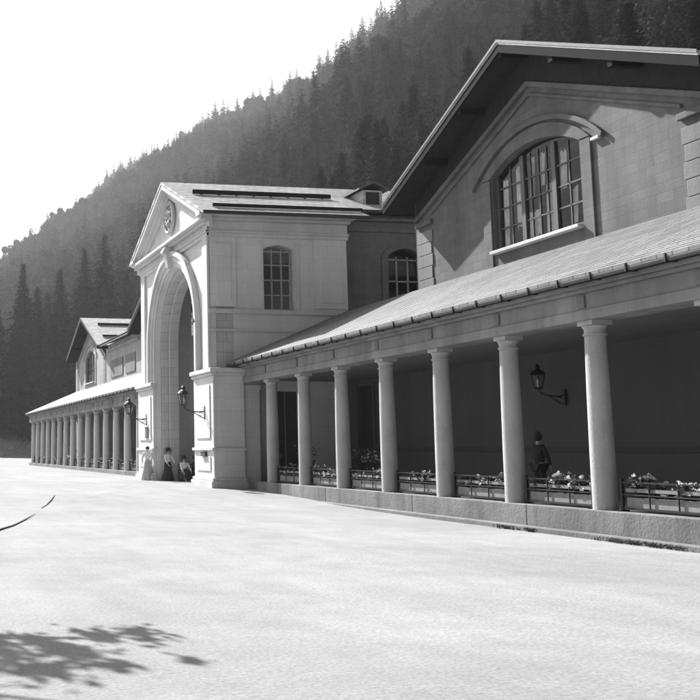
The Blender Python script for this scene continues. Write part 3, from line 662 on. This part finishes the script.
def plate(loc, sx, sy, sz, nm, label, cat):
    t = thing(nm, loc, label, cat); MB().box(-sx, 0, -sy/2, sy/2, 0, sz).build('panel', 'frame', t, local=True, bev=.006)
    MB().box(-sx-.012, -sx-.001, -sy/2-.03, sy/2+.03, sz-.03, sz+.0).box(-sx-.012, -sx-.001, -sy/2-.03, sy/2+.03, 0, .03).build('rim', 'iron', t, local=True)
plate((10.268, 39.5, 1.85), .03, .38, .42, 'notice_board', 'small dark notice board on the left pier, below its lantern', 'notice board')
plate((10.298, 32.3, 1.18), .08, .42, .15, 'letter_box', 'small dark box on the right pier of the arch just below the dado moulding', 'letter box')

# ------------------------------------------------------------------ flower troughs and plants in the bays
def plant_mesh(seed, h, r, nl, nb):
    rg = random.Random(seed); L = []; Bp = []
    for _ in range(nl):
        a = rg.random()*6.28; q = r*rg.random()**.6; z = h*rg.random()
        L.append((Vector((math.cos(a)*q*(.5+.5*z/h), math.sin(a)*q*(.5+.5*z/h), z)), .02+.018*rg.random(), Vector((math.cos(a), math.sin(a), .6+rg.random())), .8))
    for _ in range(nb):
        a = rg.random()*6.28; q = r*rg.random()**.5; c = Vector((math.cos(a)*q, math.sin(a)*q, h*(.6+.55*rg.random())))
        for _ in range(7): Bp.append((c+Vector((rg.gauss(0, .018), rg.gauss(0, .018), rg.gauss(0, .015))), .022, Vector((rg.gauss(0, 1), rg.gauss(0, 1), .6)), .9))
    return quad_cloud(L, 'foliage', 'plantleaf'), quad_cloud(Bp, 'blossoms', 'blossom')
PM = [plant_mesh(100+i, .26+.05*(i % 3), .2, 330, 13) for i in range(5)]
BIG = [plant_mesh(200+i, .75, .42, 420, 22) for i in range(3)]
def plant(loc, me, label, group, sc=1):
    t = thing('flowering_plant', loc, label, 'plant', group, random.random()*6.28); t.scale = (sc, sc, sc)
    for nm, d in (('foliage', me[0]), ('blossoms', me[1])):
        o = bpy.data.objects.new(nm, d); scene.collection.objects.link(o); o.parent = t
def trough_src(L, hide=False):
    t = thing('flower_trough', (0, 0, 0), 'x', 'planter')
    m = MB()
    for y in (-L/2, L/2): m.box(-.02, .02, y-.018, y+.018, 0, .5); m.box(-.1, .1, y-.012, y+.012, 0, .02)
    for z in (.04, .25, .44): m.box(-.012, .012, -L/2, L/2, z, z+.02)
    n = 3
    for i in range(1, n): y = -L/2+L*i/n; m.box(-.01, .01, y-.006, y+.006, .04, .44)
    m.build('iron_rail', 'iron', t, local=True)
    m = MB().box(.03, .05, -L/2+.05, L/2-.05, .06, .22).box(.25, .27, -L/2+.05, L/2-.05, .06, .22).box(.05, .25, -L/2+.05, -L/2+.07, .06, .22).box(.05, .25, L/2-.07, L/2-.05, .06, .22).box(.05, .25, -L/2+.07, L/2-.07, .06, .16)
    m.build('box', 'board', t, local=True, bev=.005)
    MB().box(.02, .045, -L/2+.05, L/2-.05, .3, .36).build('upper_board', 'board', t, local=True, bev=.004)
    return t
ordn = ['nearest', 'second', 'third', 'fourth', 'fifth', 'sixth', 'seventh', 'eighth', 'ninth', 'tenth', 'eleventh', 'twelfth', 'thirteenth', 'fourteenth', 'fifteenth']
LT = S-.62; src = trough_src(LT); used = False
for i in range(8):                                       # bays of the near gallery, from the pavilion towards the viewer
    yc = (ysR[i]+ysR[i+1])/2; t = src if not used else copy_tree(src); used = True; t.location = (11.52, yc, ZP)
    nm = 'at the frame edge' if i >= 7 else ''
    tag(t, ('iron railed flower trough in bay %s of the near gallery counted from the entrance pavilion' % ['one', 'two', 'three', 'four', 'five', 'six', 'seven', 'eight'][i]), 'planter', 'flower troughs between the near columns')
    for k in range(5):
        y = yc-LT/2+.2+(LT-.4)*k/4
        plant((11.67, y+random.uniform(-.04, .04), ZP+.15), PM[(i*3+k) % 5], 'pale geranium, %s from the right, in the trough of near gallery bay %s' % (['first', 'second', 'third', 'fourth', 'fifth'][k], ['one', 'two', 'three', 'four', 'five', 'six', 'seven', 'eight'][i]), 'potted geraniums in the near troughs', .72+.3*random.random())
for i in range(14):                                      # far gallery
    yc = (ysL[i]+ysL[i+1])/2; t = copy_tree(src); t.location = (11.52, yc, .42)
    tag(t, 'iron railed flower trough in far gallery, bay number %s from its far end' % ['one', 'two', 'three', 'four', 'five', 'six', 'seven', 'eight', 'nine', 'ten', 'eleven', 'twelve', 'thirteen', 'fourteen'][i], 'planter', 'flower troughs between the far columns')
    for k in range(2):
        plant((11.67, yc-.45+.9*k, .56), PM[(i+k) % 5], '%s geranium in the trough of far gallery bay %s from its far end' % (['nearer', 'farther'][k], ['one', 'two', 'three', 'four', 'five', 'six', 'seven', 'eight', 'nine', 'ten', 'eleven', 'twelve', 'thirteen', 'fourteen'][i]), 'potted geraniums in the far troughs', 1.15)
def tub(x, y, z, label, k, sc=1):
    t = thing('plant_tub', (x, y, z), 'dark round tub under the '+label.replace(' behind the rail', '').replace('flowering ', ''), 'tub', 'tubs in the gallery')
    MB().lathe((0, 0, 0), [(.17, 0), (.22, .36), (.25, .36), (.25, .4), (.21, .4), (.2, .33)], 16).build('pot', 'frame', t, local=True, smooth=True)
    plant((x, y, z+.36), BIG[k], label, 'bushy shrubs in tubs', sc*.85)
tub(12.6, 26.3, .42, 'pale flowering shrub behind the rail of near gallery bay two, left one', 0, .95)
tub(12.5, 25.4, .42, 'leafy shrub behind the rail of near gallery bay two, right one', 1, .8)
tub(12.1, 31.1, .42, 'dark shrub beside the pavilion wall at the gallery entry', 2, .8)
tub(12.7, 29.9, .42, 'dark shrub by the gallery side door behind the first column', 1, 1.1)

# ------------------------------------------------------------------ people
def skin(nodes, edges, name, mat, parent, sub=2, xf=None):
    me = bpy.data.meshes.new(name); names = list(nodes); idx = {n: i for i, n in enumerate(names)}
    me.from_pydata([nodes[n][0] for n in names], [(idx[a], idx[b]) for a, b in edges], [])
    tmp = bpy.data.objects.new(name, me); scene.collection.objects.link(tmp)
    m = tmp.modifiers.new('skin', 'SKIN'); m.use_smooth_shade = True; m.branch_smoothing = .3
    sv = me.skin_vertices[0].data
    for n in names: r = nodes[n][1]; sv[idx[n]].radius = r if isinstance(r, tuple) else (r, r)
    sv[0].use_root = True
    if sub: tmp.modifiers.new('sub', 'SUBSURF').levels = sub; tmp.modifiers['sub'].render_levels = sub
    dg = bpy.context.evaluated_depsgraph_get(); out = bpy.data.meshes.new_from_object(tmp.evaluated_get(dg)); bpy.data.objects.remove(tmp); bpy.data.meshes.remove(me)
    out.materials.clear(); out.materials.append(M[mat])
    for p in out.polygons: p.use_smooth = True
    o = bpy.data.objects.new(name, out); scene.collection.objects.link(o); o.parent = parent; return o
def person(loc, rz, label, h=1.65, pose='stand', outfit='dress', armR=(.12, .0), armL=(.12, .0), hat=None, top='white', bottom='greydress', hatmat='straw'):
    """local frame: faces -Y, feet at z=0"""
    t = thing('person', loc, label, 'person', None, rz); h *= PS; k = h/1.65; sit = pose == 'sit'
    hz = .48 if sit else .88; J = {}
    def V(x, y, z): return (x*k, y*k, z*k)
    J['pel'] = (V(0, 0, hz), (.135*k, .11*k)); J['wai'] = (V(0, -.005, hz+.17), (.11*k, .09*k)); J['che'] = (V(0, 0, hz+.36), (.145*k, .105*k)); J['nek'] = (V(0, .005, hz+.51), .046*k); J['jaw'] = (V(0, -.016, hz+.585), (.068*k, .074*k)); J['hea'] = (V(0, .0, hz+.665), (.078*k, .092*k)); J['cro'] = (V(0, .005, hz+.73), (.056*k, .064*k))
    J['nos'] = (V(0, -.098, hz+.655), .011*k)
    Ed = [('pel', 'wai'), ('wai', 'che'), ('che', 'nek'), ('nek', 'jaw'), ('jaw', 'hea'), ('hea', 'cro'), ('hea', 'nos')]
    arms = {}
    for s, nm, (fw, up) in ((-1, 'L', armL), (1, 'R', armR)):
        sh = Vector((s*.175, 0, hz+.45)); el = sh+Vector((s*.07, -.02-fw*.25, -.27+fw*.06)); wr = el+Vector((-s*.03-s*.12*up, -.05-fw*.9*.24-up*.1, -.23*(1-up)+.18*up)).normalized()*.235
        hd = (wr-el).normalized()
        J['sh'+nm] = (tuple(sh*k), .052*k); J['el'+nm] = (tuple(el*k), .038*k); J['wr'+nm] = (tuple(wr*k), .026*k); pa = wr+hd*.06; J['pa'+nm] = (tuple(pa*k), (.034*k, .018*k))
        Ed += [('che', 'sh'+nm), ('sh'+nm, 'el'+nm), ('el'+nm, 'wr'+nm), ('wr'+nm, 'pa'+nm)]
        side = hd.cross(Vector((s, 0, 0))).normalized() if abs(hd.x) < .9 else Vector((0, 1, 0))
        for i, ln in enumerate((.062, .072, .068, .052)):
            b = pa+side*(i-1.5)*.02+hd*.03; m_ = b+hd*ln*.55+Vector((-s*.008, 0, 0)); e = m_+hd*ln*.45+Vector((-s*.018, 0, 0))
            J['f%d%s' % (i, nm)] = (tuple(b*k), .009*k); J['g%d%s' % (i, nm)] = (tuple(m_*k), .008*k); J['h%d%s' % (i, nm)] = (tuple(e*k), .007*k)
            Ed += [('pa'+nm, 'f%d%s' % (i, nm)), ('f%d%s' % (i, nm), 'g%d%s' % (i, nm)), ('g%d%s' % (i, nm), 'h%d%s' % (i, nm))]
        th = pa-side*.03-hd*.03; te = th-side*.02+hd*.04; J['t'+nm] = (tuple(th*k), .01*k); J['u'+nm] = (tuple(te*k), .008*k); Ed += [('pa'+nm, 't'+nm), ('t'+nm, 'u'+nm)]
        arms[nm] = (sh, el, wr)
        hp = Vector((s*.09, 0, hz-.06)); 
        if sit: kn = Vector((s*.11, -.42, .48)); an = Vector((s*.11, -.40, .08)); to = an+Vector((0, -.16, -.045))
        else: kn = Vector((s*.09, -.03, .47)); an = Vector((s*.09+s*.01, .0, .08)); to = an+Vector((s*.02, -.15, -.045))
        for q, p, r in (('hp', hp, .085), ('kn', kn, .056), ('an', an, .036), ('to', to, (.035, .025))): J[q+nm] = (tuple(p*k), (r[0]*k, r[1]*k) if isinstance(r, tuple) else r*k)
        Ed += [('pel', 'hp'+nm), ('hp'+nm, 'kn'+nm), ('kn'+nm, 'an'+nm), ('an'+nm, 'to'+nm)]
    skin(J, Ed, 'body', 'skin', t)
    for s in (-1, 1):
        MB().lathe((s*.028*k, -.083*k, (hz+.675)*k), [(.001, -.008), (.008, -.004), (.009, 0), (.008, .004), (.001, .008)], 8).build('eye', 'hair', t, local=True, smooth=True)
    # hair
    cz = (hz+.695)*k
    MB().lathe((0, .018*k, cz), [(.066*k, -.075*k), (.096*k, -.03*k), (.106*k, .02*k), (.088*k, .07*k), (.035*k, .1*k)], 16, 1, 1.1).build('hair', 'hair', t, local=True, smooth=True)
    if outfit == 'dress': MB().lathe((0, .05*k, cz+.075*k), [(.02*k, -.02*k), (.045*k, .0), (.04*k, .03*k), (.01*k, .05*k)], 12).build('hair_bun', 'hair', t, local=True, smooth=True)
    if hat == 'brim': MB().lathe((0, .01*k, cz+.03*k), [(.1*k, 0), (.21*k, -.012*k), (.215*k, 0), (.105*k, .02*k), (.1*k, .1*k), (.09*k, .12*k), (.02*k, .125*k)], 24).build('hat', hatmat, t, local=True, smooth=True)
    if hat == 'bowler': MB().lathe((0, .01*k, cz+.03*k), [(.095*k, 0), (.135*k, .015*k), (.137*k, .02*k), (.1*k, .014*k), (.1*k, .07*k), (.08*k, .12*k), (.03*k, .14*k)], 24).build('hat', hatmat, t, local=True, smooth=True)
    # upper garment with sleeves
    e = (.022 if outfit == 'dress' else .042)*k; G = {q: (J[q][0], (J[q][1][0]+e, J[q][1][1]+e) if isinstance(J[q][1], tuple) else J[q][1]+e) for q in ('wai', 'che', 'pel')}
    G['col'] = (tuple(Vector(V(0, .004, hz+.515))), .066*k)
    if outfit != 'dress': G['pel'] = (V(0, 0, hz-.03), (.135*k, .12*k))
    G['yok'] = (V(0, .0, hz+.44), (.13*k, .09*k)); GE = [('pel', 'wai'), ('wai', 'che'), ('che', 'yok'), ('yok', 'col')]
    for nm in 'LR':
        sh, el, wr = arms[nm]; G['a'+nm] = (tuple(sh*k), .07*k); G['b'+nm] = (tuple(el*k), .056*k); G['c'+nm] = (tuple((el.lerp(wr, .93))*k), .04*k); GE += [('yok', 'a'+nm), ('a'+nm, 'b'+nm), ('b'+nm, 'c'+nm)]
    skin({q: G[q] for q in ['che']+[x for x in G if x != 'che']}, GE, 'blouse' if outfit == 'dress' else 'jacket', top, t)
    if outfit == 'dress':
        fold = lambda a, z: 1+.05*math.sin(a*9)*max(0, 1-z/(.9*k))+.03*math.sin(a*5+1)
        if not sit: MB().lathe((0, .02*k, 0), [(.33*k, .02*k), (.31*k, .12*k), (.26*k, .35*k), (.2*k, .62*k), (.175*k, .85*k), (.13*k, 1.0*k), (.118*k, 1.06*k)], 54, 1, 1.05, fold).build('skirt', bottom, t, local=True, smooth=True)
        else:
            q = {'a': (V(0, .0, .56), (.2*k, .16*k)), 'b': (V(0, -.24, .53), (.22*k, .14*k)), 'c': (V(0, -.46, .44), (.2*k, .12*k)), 'd': (V(0, -.47, .1), (.24*k, .13*k))}; skin(q, [('a', 'b'), ('b', 'c'), ('c', 'd')], 'skirt', bottom, t)
    else:
        T = {'pel': (V(0, 0, hz+.02), (.16*k, .13*k))}; TE = []
        for nm in 'LR':
            for a, r in (('hp', .105), ('kn', .078), ('an', .062)):
                p = Vector(J[a+nm][0]); T[a+nm] = (tuple(p+Vector((0, 0, .02*k))), r*k)
            TE += [('pel', 'hp'+nm), ('hp'+nm, 'kn'+nm), ('kn'+nm, 'an'+nm)]
        skin(T, TE, 'trousers', bottom, t)
        pass
    for s, nm in ((-1, 'L'), (1, 'R')):
        a = Vector(J['an'+nm][0]); MB().tube([a+Vector((0, .05*k, -.045*k)), a+Vector((0, -.05*k, -.04*k)), a+Vector((0, -.17*k, -.055*k))], [.038*k, .04*k, .025*k], 10).build('shoe', 'hair', t, local=True, smooth=True)
    return t
person((10.12, 38.9, .23), R(-25), 'woman in a long pale dress with dark hair, walking before the left pier', 1.66, 'stand', 'dress', (.5, .1), (.35, .0), None, 'white', 'greydress')
person((10.75, 38.25, .2), R(20), 'person in white blouse, dark skirt and dark hat, standing in the arch', 1.58, 'stand', 'dress', (.5, .2), (.4, .1), 'brim', 'white', 'darkcloth', 'darkcloth')
person((11.2, 37.7, .2), R(10), 'seated person in a pale blouse and dark skirt inside the arch', 1.6, 'sit', 'dress', (.7, .0), (.7, .0), 'brim', 'white', 'darkcloth', 'darkcloth')
person((11.6, 37.6, .2), R(60), 'person in dark clothes sitting deeper in the shadow of the arch', 1.65, 'sit', 'suit', (.6, .0), (.6, .0), 'bowler', 'darkcloth', 'darkcloth', 'darkcloth')
person((13.2, 19.6, ZP-.03), R(95), 'man in dark suit and hat standing in the near gallery between two columns', 1.68, 'stand', 'suit', (.15, .0), (.2, .0), 'bowler', 'darkcloth', 'darkcloth', 'darkcloth')
def chair(x, y, rz, label):
    t = thing('chair', (x, y, .2), label, 'chair', 'dark chairs in the arch', rz); t.scale = (PS, PS, PS)
    MB().box(-.2, .2, -.2, .2, .41, .44).build('seat', 'timber', t, local=True, bev=.008)
    for a in (-1, 1):
        for b in (-1, 1): MB().box(a*.18-.018, a*.18+.018, b*.18-.018, b*.18+.018, 0, .409 if b < 0 else .9).build('leg', 'timber', t, local=True)
    m = MB()
    for z in (.55, .68, .82): m.box(-.16, .16, .175, .195, z, z+.05)
    m.build('backrest', 'timber', t, local=True)
chair(11.2, 37.71, R(10), 'dark wooden chair under the seated person in the pale blouse'); chair(11.6, 37.6, R(60), 'dark wooden chair under the seated person in dark clothes')

# ------------------------------------------------------------------ thin sticks on the gravel
def stick(pts, label):
    c = Vector((pts[0][0], pts[0][1], 0)); t = thing('fallen_stick', c, label, 'stick', 'thin sticks lying on the gravel')
    MB().tube([(x, y, gz(x, y)+.014+.03*noise.noise(Vector((x*.3, y*.3, 1)))) for x, y in pts], [.006]+[.016]*(len(pts)-2)+[.005], 7).build('stem', 'bark', t, smooth=True)
stick([(1.6, 15.8), (1.96, 17.17), (2.3, 18.1), (2.6, 19.2), (3.14, 21.17)], 'longer thin dark stick lying on the open gravel at the left edge')
stick([(3.55, 23.0), (3.8, 23.9), (4.2, 25.6), (4.64, 27.65)], 'shorter thin dark stick lying just beyond the longer one')

def weeds():
    rp = random.Random(8); P = []
    for _ in range(190):
        y = 5+13*rp.random(); x = 11.06-.05*rp.random()**2
        if noise.noise(Vector((y*.6, 0, 2))) < -.05: continue
        for _ in range(14): P.append((Vector((x+rp.gauss(0, .03), y+rp.gauss(0, .06), gz(x, y)+.01+.05*rp.random())), .018+.02*rp.random(), Vector((rp.gauss(-.5, 1), rp.gauss(0, 1), .5)), .35))
    o = bpy.data.objects.new('weeds', quad_cloud(P, 'weeds', 'plantleaf')); scene.collection.objects.link(o); tag(o, 'low weeds growing along the foot of the near gallery plinth', 'weeds', kind='stuff')
weeds()

# ------------------------------------------------------------------ mountain haze
def haze():
    o = MB().box(-1000, 650, -180, 2100, -3, 420).build('haze', 'iron'); o.data.materials.clear()
    m = bpy.data.materials.new('haze_air'); m.use_nodes = True; t = m.node_tree; t.nodes.clear()
    v = t.nodes.new('ShaderNodeVolumePrincipled'); v.inputs['Color'].default_value = g3(.95); v.inputs['Density'].default_value = .00018; v.inputs['Anisotropy'].default_value = .5
    ou = t.nodes.new('ShaderNodeOutputMaterial'); t.links.new(v.outputs[0], ou.inputs['Volume']); o.data.materials.append(m); tag(o, 'pale mountain haze', 'haze', kind='stuff')
haze()
